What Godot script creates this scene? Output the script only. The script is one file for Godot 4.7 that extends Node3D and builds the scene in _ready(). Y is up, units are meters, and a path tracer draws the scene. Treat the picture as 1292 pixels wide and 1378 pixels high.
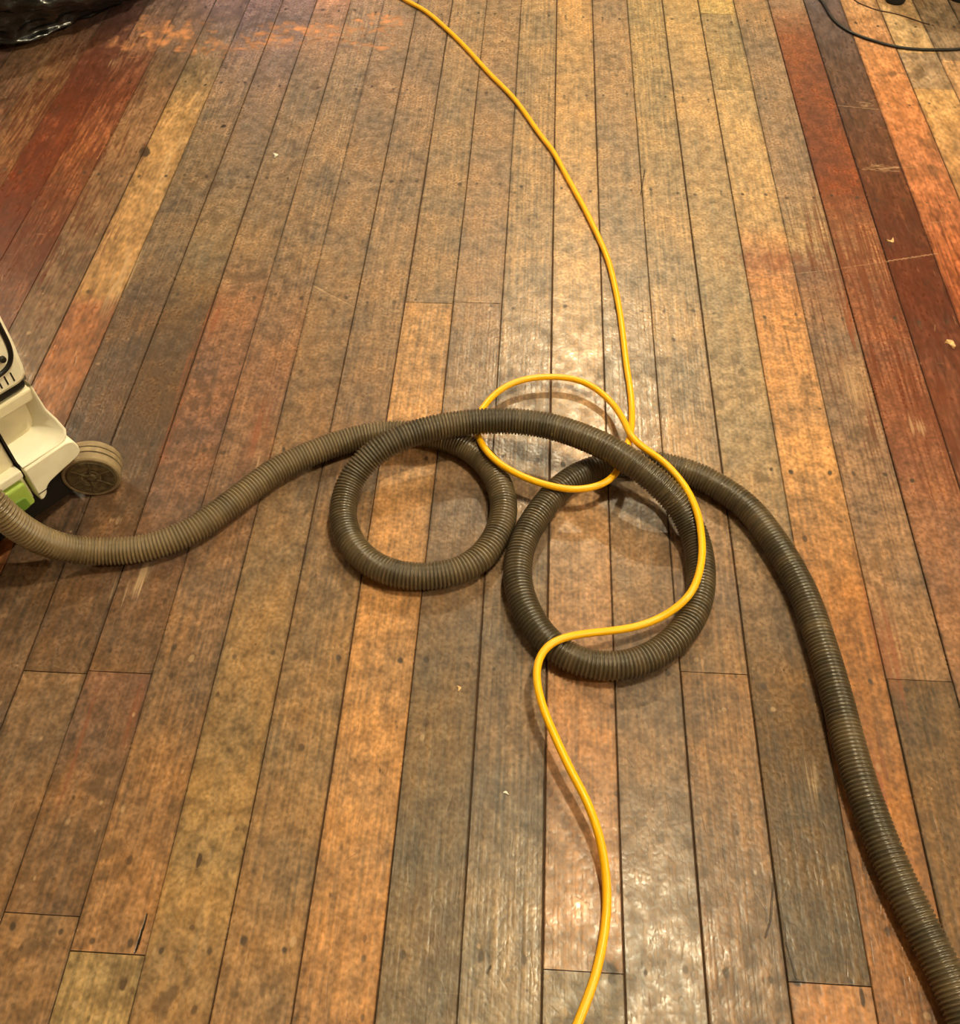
extends Node3D
# A worn plank floor with a dust extractor, its coiled hose and a yellow extension cord.
# y is up, metres; the boards run along z.

const EYE := Vector3(0, 1.09, 0)
const FOCAL := 1294.0
const TINT := Vector3(1.0, 0.885, 0.60)      # colour of the lamp light, used to turn a seen colour into a surface colour
const ZFAR := -2.62
const ZNEAR := -0.10
const NAIL0 := -0.242
const NAILSTEP := 0.349
# bottom-of-view seam positions; the boards are about 85 mm wide
const SEAMS := [-1018, -910, -802, -694, -586, -478, -370, -262, -154, -46, 65, 172, 281, 392, 503, 614, 728, 842, 954, 1067, 1182, 1297, 1407, 1523, 1640, 1757, 1873, 1989, 2105, 2221]
const FIRSTCOL := -9            # column number that starts at SEAMS[0]; column 0 starts at -46

var cam_r: Vector3
var cam_u: Vector3
var cam_f: Vector3
var seam_x := {}                # column number -> world x of its left seam
var rng := RandomNumberGenerator.new()
var mats := {}
var used := {}

func _ready():
	rng.seed = 4711
	set_view_axes()
	build_camera()
	build_light()
	build_floor()
	build_room()
	build_hose()
	build_cord()
	build_extractor()
	build_bag()
	build_cables()
	build_case()
	build_chips()

# ------------------------------------------------------------------ view, sky, lamps

func set_view_axes():
	var th := deg_to_rad(52.3456)
	var ps := deg_to_rad(3.2155)
	cam_r = Vector3(cos(ps), 0, -sin(ps))
	var fh := Vector3(-sin(ps), 0, -cos(ps))
	cam_f = fh * cos(th) + Vector3(0, -sin(th), 0)
	cam_u = fh * sin(th) + Vector3(0, cos(th), 0)

func build_camera():
	var cam := Camera3D.new()
	cam.name = "camera"
	cam.fov = rad_to_deg(2.0 * atan(689.0 / FOCAL))
	cam.near = 0.02
	cam.transform = Transform3D(Basis(cam_r, cam_u, -cam_f), EYE)
	add_child(cam)
	cam.current = true

func build_light():
	var we := WorldEnvironment.new()
	we.name = "environment"
	var env := Environment.new()
	env.background_mode = Environment.BG_SKY
	var sky := Sky.new()
	var sm := ProceduralSkyMaterial.new()
	sm.sky_top_color = Color(0.10, 0.16, 0.42)
	sm.sky_horizon_color = Color(0.42, 0.46, 0.78)
	sm.ground_horizon_color = Color(0.30, 0.31, 0.45)
	sm.ground_bottom_color = Color(0.08, 0.08, 0.10)
	sm.sky_energy_multiplier = 1.8
	sky.sky_material = sm
	env.sky = sky
	env.tonemap_mode = Environment.TONE_MAPPER_LINEAR
	env.tonemap_exposure = 1.05
	env.sdfgi_enabled = true
	env.ssao_enabled = true
	env.ssil_enabled = true
	we.environment = env
	add_child(we)
	# round recessed ceiling lamps, two rows
	downlight(Vector3(0.50, 2.55, -0.86), 3.7, "round recessed ceiling lamp almost straight above the hose coils")
	downlight(Vector3(0.29, 2.55, -3.50), 5.0, "round recessed ceiling lamp beyond the coils, straight on along the boards")
	downlight(Vector3(2.75, 2.55, 0.25), 4.2, "round recessed ceiling lamp added as fill light near the right wall")  # unseen lamp added to brighten the extractor front
	downlight(Vector3(-2.85, 2.55, -3.30), 2.0, "round recessed ceiling lamp near the left wall")

func downlight(p: Vector3, energy: float, label: String):
	var o := thing("ceiling_downlight", label, "lamp", p, "recessed ceiling lamps")
	var ring := lathe([Vector2(0.046, 0.0), Vector2(0.060, 0.0), Vector2(0.064, 0.004), Vector2(0.064, 0.010), Vector2(0.046, 0.010), Vector2(0.046, 0.0)], 28)
	part("trim_ring", ring, mat("lamp_trim", Color(0.85, 0.84, 0.80), 0.4), o)
	var lens := lathe([Vector2(0.0, 0.003), Vector2(0.030, 0.0035), Vector2(0.0455, 0.006), Vector2(0.0455, 0.010), Vector2(0.0, 0.010)], 28)
	var lm := StandardMaterial3D.new()
	lm.albedo_color = Color(0.9, 0.9, 0.88)
	lm.emission_enabled = true
	lm.emission = Color(TINT.x, TINT.y, TINT.z).linear_to_srgb()
	lm.emission_energy_multiplier = 4.0
	part("lens", lens, lm, o)
	var l := OmniLight3D.new()
	l.name = "lamp_light"
	l.light_color = Color(TINT.x, TINT.y, TINT.z).linear_to_srgb()
	l.light_energy = energy
	l.omni_range = 14.0
	l.omni_attenuation = 2.0
	l.light_size = 0.04
	l.shadow_enabled = true
	l.position = Vector3(0, -0.045, 0)
	o.add_child(l)

# ------------------------------------------------------------------ small helpers

func px(x: float, y: float, h := 0.0) -> Vector3:
	# the place at height h that a point of the 1292 x 1378 picture shows
	var d := cam_f + cam_r * ((x - 646.0) / FOCAL) - cam_u * ((y - 689.0) / FOCAL)
	return EYE + d * ((h - EYE.y) / d.y)

func numbered(called: String) -> String:
	if not used.has(called):
		used[called] = 0
		return called
	used[called] += 1
	return "%s_%03d" % [called, used[called]]

func thing(called: String, label: String, category: String, at := Vector3.ZERO, group := "") -> Node3D:
	var o := Node3D.new()
	o.name = numbered(called)
	add_child(o)
	o.position = at
	o.set_meta("label", label)
	o.set_meta("category", category)
	if group != "":
		o.set_meta("group", group)
	return o

func part(called: String, mesh: Mesh, m: Material, parent: Node3D, at := Vector3.ZERO) -> MeshInstance3D:
	var o := MeshInstance3D.new()
	o.name = called
	o.mesh = mesh
	o.material_override = m
	o.position = at
	o.cast_shadow = GeometryInstance3D.SHADOW_CASTING_SETTING_ON
	parent.add_child(o, true)
	return o

func single(called: String, mesh: Mesh, m: Material, label: String, category: String, at := Vector3.ZERO, group := "") -> MeshInstance3D:
	var o := part(numbered(called), mesh, m, self, at)
	o.set_meta("label", label)
	o.set_meta("category", category)
	if group != "":
		o.set_meta("group", group)
	return o

func struct(called: String, mesh: Mesh, m: Material, at := Vector3.ZERO) -> MeshInstance3D:
	var o := part(called, mesh, m, self, at)
	o.set_meta("kind", "structure")
	return o

func mat(key: String, c: Color, rough: float, spec := 0.5) -> StandardMaterial3D:
	if mats.has(key):
		return mats[key]
	var m := StandardMaterial3D.new()
	m.albedo_color = c
	m.roughness = rough
	m.metallic_specular = spec
	mats[key] = m
	return m

func noise_tex(freq: float, a: Color, b: Color, seed_: int, size := 256, octaves := 4) -> ImageTexture:
	var n := FastNoiseLite.new()
	n.seed = seed_
	n.frequency = freq
	n.fractal_octaves = octaves
	var im := n.get_seamless_image(size, size)
	im.convert(Image.FORMAT_L8)
	var src := im.get_data()
	var out := PackedByteArray()
	out.resize(size * size * 3)
	for i in size * size:
		var t := src[i] / 255.0
		var c := a.lerp(b, clampf((t - 0.3) / 0.4, 0, 1))
		out[i * 3] = int(c.r * 255)
		out[i * 3 + 1] = int(c.g * 255)
		out[i * 3 + 2] = int(c.b * 255)
	return ImageTexture.create_from_image(Image.create_from_data(size, size, false, Image.FORMAT_RGB8, out))

func mottled(key: String, a: Color, b: Color, rough: float, scale: float, seed_: int, spec := 0.5) -> StandardMaterial3D:
	if mats.has(key):
		return mats[key]
	var m := mat(key, Color.WHITE, rough, spec)
	m.albedo_texture = noise_tex(0.02, a, b, seed_)
	m.uv1_triplanar = true
	m.uv1_scale = Vector3.ONE * scale
	return m

func tri(st: SurfaceTool, a: Vector3, b: Vector3, c: Vector3):
	st.add_vertex(a)
	st.add_vertex(b)
	st.add_vertex(c)

func quad(st: SurfaceTool, a: Vector3, b: Vector3, c: Vector3, d: Vector3):
	tri(st, a, b, c)
	tri(st, a, c, d)

func flat_tool() -> SurfaceTool:
	var st := SurfaceTool.new()
	st.begin(Mesh.PRIMITIVE_TRIANGLES)
	st.set_smooth_group(-1)
	return st

func done(st: SurfaceTool) -> ArrayMesh:
	st.generate_normals()
	return st.commit()

func add_box(st: SurfaceTool, lo: Vector3, hi: Vector3):
	var p := [Vector3(lo.x, lo.y, lo.z), Vector3(hi.x, lo.y, lo.z), Vector3(hi.x, hi.y, lo.z), Vector3(lo.x, hi.y, lo.z), Vector3(lo.x, lo.y, hi.z), Vector3(hi.x, lo.y, hi.z), Vector3(hi.x, hi.y, hi.z), Vector3(lo.x, hi.y, hi.z)]
	for f in [[4, 7, 6, 5], [0, 1, 2, 3], [0, 3, 7, 4], [1, 5, 6, 2], [3, 2, 6, 7], [0, 4, 5, 1]]:
		quad(st, p[f[0]], p[f[1]], p[f[2]], p[f[3]])

func box_mesh(lo: Vector3, hi: Vector3) -> ArrayMesh:
	var st := flat_tool()
	add_box(st, lo, hi)
	return done(st)

func inset(poly: PackedVector2Array, by: float) -> PackedVector2Array:
	# every corner moved inwards (counter-clockwise outline)
	var out := PackedVector2Array()
	var n := poly.size()
	for i in n:
		var a := poly[(i + n - 1) % n]
		var b := poly[i]
		var c := poly[(i + 1) % n]
		var d1 := (b - a).normalized()
		var d2 := (c - b).normalized()
		var n1 := Vector2(-d1.y, d1.x)
		var n2 := Vector2(-d2.y, d2.x)
		var m := n1 + n2
		var l := m.length()
		if l < 0.2:
			out.append(b + n1 * by)
		else:
			m /= l
			out.append(b + m * (by / maxf(0.45, m.dot(n1))))
	return out

func rounded(poly: Array, r: float, steps := 4) -> PackedVector2Array:
	# corners of an outline rounded off
	var out := PackedVector2Array()
	var n := poly.size()
	for i in n:
		var a: Vector2 = poly[(i + n - 1) % n]
		var b: Vector2 = poly[i]
		var c: Vector2 = poly[(i + 1) % n]
		var k := minf(r, 0.45 * minf(a.distance_to(b), b.distance_to(c)))
		var p := b + (a - b).normalized() * k
		var q := b + (c - b).normalized() * k
		for s in steps + 1:
			var t := float(s) / steps
			out.append(p.lerp(b, t).lerp(b.lerp(q, t), t))
	return out

func prism(outline: PackedVector2Array, z0: float, z1: float, bevel := 0.0, smooth := false) -> ArrayMesh:
	# outline in x, y pushed from z0 to z1 (z1 faces forwards) with a rounded front edge
	var st := SurfaceTool.new()
	st.begin(Mesh.PRIMITIVE_TRIANGLES)
	st.set_smooth_group(0 if smooth else -1)
	var poly := outline
	if Geometry2D.is_polygon_clockwise(poly):
		poly.reverse()
	var rings := [[poly, z0]]
	if bevel > 0:
		rings.append([poly, z1 - bevel])
		rings.append([inset(poly, bevel * 0.3), z1 - bevel * 0.3])
		rings.append([inset(poly, bevel), z1])
	else:
		rings.append([poly, z1])
	var n := poly.size()
	for k in rings.size() - 1:
		var a: PackedVector2Array = rings[k][0]
		var b: PackedVector2Array = rings[k + 1][0]
		var za: float = rings[k][1]
		var zb: float = rings[k + 1][1]
		for i in n:
			var j := (i + 1) % n
			quad(st, Vector3(a[i].x, a[i].y, za), Vector3(b[i].x, b[i].y, zb), Vector3(b[j].x, b[j].y, zb), Vector3(a[j].x, a[j].y, za))
	st.set_smooth_group(-1)
	var last: PackedVector2Array = rings[-1][0]
	var idx := Geometry2D.triangulate_polygon(last)
	for i in range(0, idx.size(), 3):
		tri(st, Vector3(last[idx[i]].x, last[idx[i]].y, z1), Vector3(last[idx[i + 2]].x, last[idx[i + 2]].y, z1), Vector3(last[idx[i + 1]].x, last[idx[i + 1]].y, z1))
	idx = Geometry2D.triangulate_polygon(poly)
	for i in range(0, idx.size(), 3):
		tri(st, Vector3(poly[idx[i]].x, poly[idx[i]].y, z0), Vector3(poly[idx[i + 1]].x, poly[idx[i + 1]].y, z0), Vector3(poly[idx[i + 2]].x, poly[idx[i + 2]].y, z0))
	st.generate_normals()
	return st.commit()

func lathe(profile: Array, n: int) -> ArrayMesh:
	# profile (radius, height) turned about y
	var st := flat_tool()
	for k in profile.size() - 1:
		var a: Vector2 = profile[k]
		var b: Vector2 = profile[k + 1]
		st.set_smooth_group(k + 1)
		for i in n:
			var t0 := TAU * i / n
			var t1 := TAU * (i + 1) / n
			var p := Vector3(a.x * cos(t0), a.y, a.x * sin(t0))
			var q := Vector3(a.x * cos(t1), a.y, a.x * sin(t1))
			var r := Vector3(b.x * cos(t1), b.y, b.x * sin(t1))
			var s := Vector3(b.x * cos(t0), b.y, b.x * sin(t0))
			if a.x > 1e-6:
				tri(st, p, q, r)
			if b.x > 1e-6:
				tri(st, p, r, s)
	return done(st)

func smooth_path(ctrl: Array, step: float, passes: int) -> PackedVector3Array:
	# Catmull-Rom through the points, even steps, smoothed
	var dense := PackedVector3Array()
	var n := ctrl.size()
	for i in n - 1:
		var p0: Vector3 = ctrl[maxi(i - 1, 0)]
		var p1: Vector3 = ctrl[i]
		var p2: Vector3 = ctrl[i + 1]
		var p3: Vector3 = ctrl[mini(i + 2, n - 1)]
		for k in 12:
			dense.append(p1.cubic_interpolate(p2, p0, p3, k / 12.0))
	dense.append(ctrl[n - 1])
	var even := resample(dense, 0.008)
	for pass_ in passes:
		var nxt := even.duplicate()
		for i in range(1, even.size() - 1):
			nxt[i] = even[i] * 0.5 + (even[i - 1] + even[i + 1]) * 0.25
		even = nxt
	# back to a fine, curved line
	var fine := PackedVector3Array()
	for i in even.size() - 1:
		var q0 := even[maxi(i - 1, 0)]
		var q3 := even[mini(i + 2, even.size() - 1)]
		for k in 6:
			fine.append(even[i].cubic_interpolate(even[i + 1], q0, q3, k / 6.0))
	fine.append(even[even.size() - 1])
	return resample(fine, step)

func resample(line: PackedVector3Array, step: float) -> PackedVector3Array:
	var out := PackedVector3Array([line[0]])
	var left := step
	for i in line.size() - 1:
		var a := line[i]
		var b := line[i + 1]
		var l := a.distance_to(b)
		var at := 0.0
		while l - at >= left:
			at += left
			out.append(a.lerp(b, at / l))
			left = step
		left -= l - at
	return out

func tube(line: PackedVector3Array, radii: PackedFloat32Array, sides: int, colors := PackedColorArray(), step := 0.001) -> ArrayMesh:
	var n := line.size()
	var v := PackedVector3Array()
	var nm := PackedVector3Array()
	var cl := PackedColorArray()
	var ix := PackedInt32Array()
	var w := sides + 1
	v.resize(n * w)
	nm.resize(n * w)
	if colors.size() > 0:
		cl.resize(n * w)
	var cs := PackedVector2Array()
	for i in w:
		cs.append(Vector2(cos(TAU * i / sides), sin(TAU * i / sides)))
	var up := Vector3.UP
	for k in n:
		var t := (line[mini(k + 1, n - 1)] - line[maxi(k - 1, 0)]).normalized()
		up = (up - t * up.dot(t)).normalized()
		var s := t.cross(up)
		var slope := (radii[mini(k + 1, n - 1)] - radii[maxi(k - 1, 0)]) / (2.0 * step)
		for i in w:
			var d := s * cs[i].x + up * cs[i].y
			v[k * w + i] = line[k] + d * radii[k]
			nm[k * w + i] = (d - t * slope).normalized()
			if colors.size() > 0:
				var c := colors[k]
				cl[k * w + i] = c
	for k in n - 1:
		for i in sides:
			var a := k * w + i
			ix.append_array([a, a + 1, a + w, a + 1, a + w + 1, a + w])
	# closed ends
	for e in 2:
		var k := 0 if e == 0 else n - 1
		var t := (line[1] - line[0]).normalized() * -1.0 if e == 0 else (line[n - 1] - line[n - 2]).normalized()
		var b := v.size()
		v.append(line[k])
		nm.append(t)
		if colors.size() > 0:
			cl.append(colors[k])
		for i in w:
			v.append(v[k * w + i])
			nm.append(t)
			if colors.size() > 0:
				cl.append(colors[k])
		for i in sides:
			if e == 0:
				ix.append_array([b, b + 2 + i, b + 1 + i])
			else:
				ix.append_array([b, b + 1 + i, b + 2 + i])
	var arr := []
	arr.resize(Mesh.ARRAY_MAX)
	arr[Mesh.ARRAY_VERTEX] = v
	arr[Mesh.ARRAY_NORMAL] = nm
	if colors.size() > 0:
		arr[Mesh.ARRAY_COLOR] = cl
	arr[Mesh.ARRAY_INDEX] = ix
	var m := ArrayMesh.new()
	m.add_surface_from_arrays(Mesh.PRIMITIVE_TRIANGLES, arr)
	return m

func even_radii(n: int, r: float) -> PackedFloat32Array:
	var a := PackedFloat32Array()
	a.resize(n)
	a.fill(r)
	return a

# ------------------------------------------------------------------ the plank floor

class Sheet:
	# the wood of sixteen neighbouring boards, one strip of texels per board
	var cols: Array
	var cw: int
	var h: int
	var w: int
	var rgb: PackedByteArray
	var aux: PackedByteArray      # r relief, g roughness
	var grain: PackedByteArray
	var pore: PackedByteArray
	var blot: PackedByteArray
	var wide: PackedByteArray

func seen(r: float, g: float, b: float) -> Vector3:
	# a colour as it looks under the lamps -> surface colour with the lamp tint taken out, 0..255
	var c := Color(r / 255.0, g / 255.0, b / 255.0).srgb_to_linear()
	c = Color(minf(1.06 * c.r / TINT.x, 0.9), minf(1.02 * c.g / TINT.y, 0.9), minf(0.88 * c.b / TINT.z, 0.9)).linear_to_srgb()
	return Vector3(c.r, c.g, c.b) * 255.0

func board_tones() -> Dictionary:
	# per board: how the worn wood changes along it, light gradient and sheen painted in, "|" where it is cut
	return {
		-9: "0:112,80,60 300:108,72,50", -8: "0:112,80,60 60:125,92,62 300:108,66,46", -7: "0:106,78,66 100:124,88,56 200:122,82,50",
		-6: "0:102,74,62 60:108,66,46 200:106,54,32 340:100,50,28", -5: "0:116,90,74 60:140,96,66 120:118,68,44 200:124,76,46 340:106,64,40",
		-4: "0:130,100,82 100:126,94,64 127:132,96,64 340:122,90,60 480:106,78,52", -3: "0:130,102,84 100:136,108,72 140:158,120,74 300:170,126,76 395:166,120,70 412:140,88,54 520:132,82,46 600:120,74,42",
		-2: "0:122,98,84 120:132,105,76 200:120,96,68 340:116,92,66 410:98,74,52 600:85,62,43 800:92,68,45 905:104,78,54",
		-1: "0:128,102,86 150:128,102,74 340:124,100,70 420:98,74,50 560:86,64,43 750:96,70,47 903:98,72,48 |906:120,90,60 1230:122,90,58",
		0: "0:156,116,84 120:130,106,77 340:128,100,69 410:132,92,62 560:116,80,56 750:108,78,53 903:104,76,50 |906:110,78,55 1100:120,88,57 1229:118,86,55 |1232:140,102,63 1378:136,100,63",
		1: "0:148,118,86 100:135,110,79 340:130,102,71 500:124,88,61 700:118,86,58 900:122,90,58 1100:138,98,59 1281:142,102,63 |1284:148,118,73",
		2: "0:140,112,80 340:132,104,73 560:120,90,61 800:124,95,61 1000:140,106,63 1150:150,115,68 1378:138,104,65",
		3: "0:138,110,79 340:134,106,75 560:122,92,63 800:124,94,61 1000:132,100,63 1378:140,104,65",
		4: "0:146,116,81 200:140,112,79 406:132,104,73 |409:166,123,77 560:170,123,75 800:160,114,67 1100:166,118,69 1378:160,112,65",
		5: "0:142,112,79 300:138,108,77 406:134,104,73 |409:134,103,72 560:128,98,66 700:116,89,62 1000:106,84,57 1200:106,86,59 1378:110,90,63",
		6: "0:150,120,83 340:144,114,79 560:134,104,71 760:114,89,61 1000:113,89,62 1200:116,94,65 1378:124,102,71",
		7: "0:170,130,83 340:166,130,87 560:158,122,81 800:152,111,72 1000:150,105,65 1306:152,112,71 |1309:126,102,69",
		8: "0:150,118,83 340:142,114,81 560:138,110,77 760:124,96,67 1000:120,92,63 1378:120,96,67",
		9: "0:152,124,83 340:150,120,83 600:142,112,77 800:124,94,65 904:120,92,62 |907:124,90,57 1378:114,84,53",
		10: "0:165,132,85 120:166,131,88 340:150,122,85 600:146,118,81 800:120,92,63 1000:86,64,39 1200:85,64,38 1323:88,66,40 |1326:156,105,60",
		11: "0:172,140,86 18:172,140,86 |20:150,122,82 120:150,122,82 |122:172,138,92 300:168,131,86 350:156,106,68 420:166,117,72 620:174,125,75 850:140,92,51 1100:136,89,48 1378:132,86,47",
		12: "0:150,115,77 60:138,110,80 250:136,108,79 330:150,118,79 360:122,88,63 500:128,98,69 700:134,100,69 914:122,91,61 |917:100,74,46 1378:100,74,46",
		13: "0:140,110,81 50:124,76,50 250:114,62,38 330:138,96,64 420:126,78,51 600:124,78,51 700:130,88,59 900:128,91,61",
		14: "0:100,80,69 100:92,68,52 250:92,54,34 400:84,44,28 520:108,62,38 640:112,72,48", 15: "0:172,128,84 100:172,114,70 250:160,98,60 400:150,82,46",
		16: "0:188,146,94 70:184,144,93 |73:144,115,82 118:148,118,84 |121:182,138,85 250:170,120,71", 17: "0:165,130,88 80:140,110,78 |83:170,128,84 300:150,105,65", 18: "0:150,115,76 200:140,105,70",
		19: "0:155,120,80", 20: "0:140,105,70", 21: "0:150,112,72",
	}

func z_of(c: int, y: float) -> float:
	var mid: float = (seam_bottom(c) + seam_bottom(c + 1)) * 0.5
	return px(765.0 + (mid - 765.0) * (y + 988.0) / 2366.0, y).z

func seam_bottom(c: int) -> float:
	var i := c - FIRSTCOL
	if i < 0:
		return SEAMS[0] + 108.0 * i
	if i >= SEAMS.size():
		return SEAMS[-1] + 116.0 * (i - SEAMS.size() + 1)
	return SEAMS[i]

func build_floor():
	for c in range(-34, 40):
		seam_x[c] = px(seam_bottom(c), 1378).x
	var tones := board_tones()
	var cuts := {}
	var knots := {}
	for c in tones:
		cuts[c] = []
		knots[c] = []
		for w in tones[c].split(" "):
			var word: String = w
			var cut := word.begins_with("|")
			word = word.trim_prefix("|")
			var yz := word.split(":")
			var rgb := yz[1].split(",")
			var z := z_of(c, float(yz[0]))
			if cut:
				cuts[c].append((z + knots[c][-1][0]) * 0.5)
			knots[c].append([z, seen(float(rgb[0]), float(rgb[1]), float(rgb[2]))])
	var a := Sheet.new()
	a.cols = range(-2, 14)
	a.cw = 128
	a.h = 2048
	var b := Sheet.new()
	b.cols = range(-9, -2) + range(14, 22)
	b.cw = 64
	b.h = 1024
	for s: Sheet in [a, b]:
		make_wood(s, knots)
	wear_and_sheen([a, b])
	var m := {}
	for s: Sheet in [a, b]:
		var sm := StandardMaterial3D.new()
		sm.albedo_texture = ImageTexture.create_from_image(Image.create_from_data(s.w, s.h, false, Image.FORMAT_RGB8, s.rgb))
		var aux := ImageTexture.create_from_image(Image.create_from_data(s.w, s.h, false, Image.FORMAT_RGB8, s.aux))
		sm.roughness_texture = aux
		sm.roughness_texture_channel = BaseMaterial3D.TEXTURE_CHANNEL_GREEN
		sm.heightmap_enabled = true
		sm.heightmap_texture = aux
		sm.heightmap_scale = 0.075
		sm.metallic_specular = 0.38
		for c in s.cols:
			m[c] = [sm, s.cols.find(c), s.cols.size()]
	# the base under the boards, then every board by itself
	var fl := struct("floor", box_mesh(Vector3(-3.0, -0.20, -5.2), Vector3(3.0, -0.0034, 1.7)), mat("subfloor", Color(0.30, 0.21, 0.14), 0.95))
	for c in range(-32, 38):
		var x0: float = seam_x[c]
		var x1: float = seam_x[c + 1]
		if x1 < -2.99 or x0 > 2.99:
			continue
		var ends := [-5.2]
		var own: Array = cuts.get(c, [])
		if not (c >= -9 and c <= 18):
			ends.append(NAIL0 - NAILSTEP * rng.randi_range(2, 7) - 0.01)
		else:
			ends.append(NAIL0 - NAILSTEP * rng.randi_range(8, 10) - 0.01)
		own.sort()
		for z in own:
			ends.append(z)
		ends.append(NAIL0 + NAILSTEP * rng.randi_range(2, 3) + 0.01)
		ends.append(1.7)
		var src = m[c] if m.has(c) else m[[-8, -7, -4, 17, 18, 19, 20, 16][posmod(c * 5, 8)]]
		for k in ends.size() - 1:
			var pl := MeshInstance3D.new()
			pl.name = "plank"
			pl.mesh = plank_mesh(x0, x1, ends[k], ends[k + 1], src[1], src[2])
			pl.material_override = src[0]
			fl.add_child(pl, true)

func along(z: float) -> float:
	# the wood's texture runs back the way it came beyond its ends
	var v := (z - ZFAR) / (ZNEAR - ZFAR)
	return 2.0 - v if v > 1.0 else absf(v)

func seam_wobble(x: float, z: float) -> float:
	return 0.0007 * sin(z * 9.0 + x * 70.0) + 0.0004 * sin(z * 23.0 + x * 31.0)

func plank_mesh(x0: float, x1: float, za: float, zb: float, slot: int, slots: int) -> ArrayMesh:
	var st := flat_tool()
	var n := 4 if zb - za < 1.4 else 6
	var gl := rng.randf_range(0.0002, 0.0007)
	var gr := rng.randf_range(0.0002, 0.0007)
	var lift := rng.randf_range(-0.0005, 0.0003)
	var tip := rng.randf_range(-0.0004, 0.0004)
	var ze := 0.0006
	var rows := []
	var stops := []
	for k in n:
		stops.append(lerpf(za + ze, zb - ze, float(k) / (n - 1)))
	for b: float in [ZFAR, ZNEAR]:
		if b > za + 0.01 and b < zb - 0.01:
			stops.append(b)
	stops.sort()
	n = stops.size()
	for z: float in stops:
		var l := x0 + gl + seam_wobble(x0, z)
		var r := x1 - gr + seam_wobble(x1, z)
		var cup := 0.0002
		rows.append([Vector3(l, -0.0032, z), Vector3(l, lift - tip - 0.0012, z), Vector3(l + 0.0010, lift - tip, z), Vector3((l + r) * 0.5, lift - cup, z), Vector3(r - 0.0010, lift + tip, z), Vector3(r, lift + tip - 0.0012, z), Vector3(r, -0.0032, z)])
	for k in n - 1:
		for i in 6:
			st.set_smooth_group(1 if i == 2 or i == 3 else -1)
			var q := [rows[k][i], rows[k][i + 1], rows[k + 1][i + 1], rows[k + 1][i]]
			for j in [0, 1, 2, 0, 2, 3]:
				var p: Vector3 = q[j]
				st.set_uv(Vector2((slot + clampf((p.x - x0) / (x1 - x0), 0.004, 0.996)) / slots, along(p.z)))
				st.add_vertex(p)
	st.set_smooth_group(-1)
	for e in 2:
		var row: Array = rows[0] if e == 0 else rows[n - 1]
		for i in range(1, 6):
			var t := [row[0], row[i + 1], row[i]] if e == 0 else [row[0], row[i], row[i + 1]]
			for p: Vector3 in t:
				st.set_uv(Vector2((slot + clampf((p.x - x0) / (x1 - x0), 0.004, 0.996)) / slots, along(p.z)))
				st.add_vertex(p)
	st.generate_normals()
	return st.commit()

func noise_bytes(w: int, h: int, sw: int, sh: int, freq: float, seed_: int, octaves := 3) -> PackedByteArray:
	# noise drawn at sw x sh and stretched to w x h
	var n := FastNoiseLite.new()
	n.seed = seed_
	n.noise_type = FastNoiseLite.TYPE_SIMPLEX_SMOOTH
	n.frequency = freq
	n.fractal_octaves = octaves
	var im := n.get_image(sw, sh)
	im.convert(Image.FORMAT_L8)
	if sw != w or sh != h:
		im.resize(w, h, Image.INTERPOLATE_CUBIC)
	return im.get_data()

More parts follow.
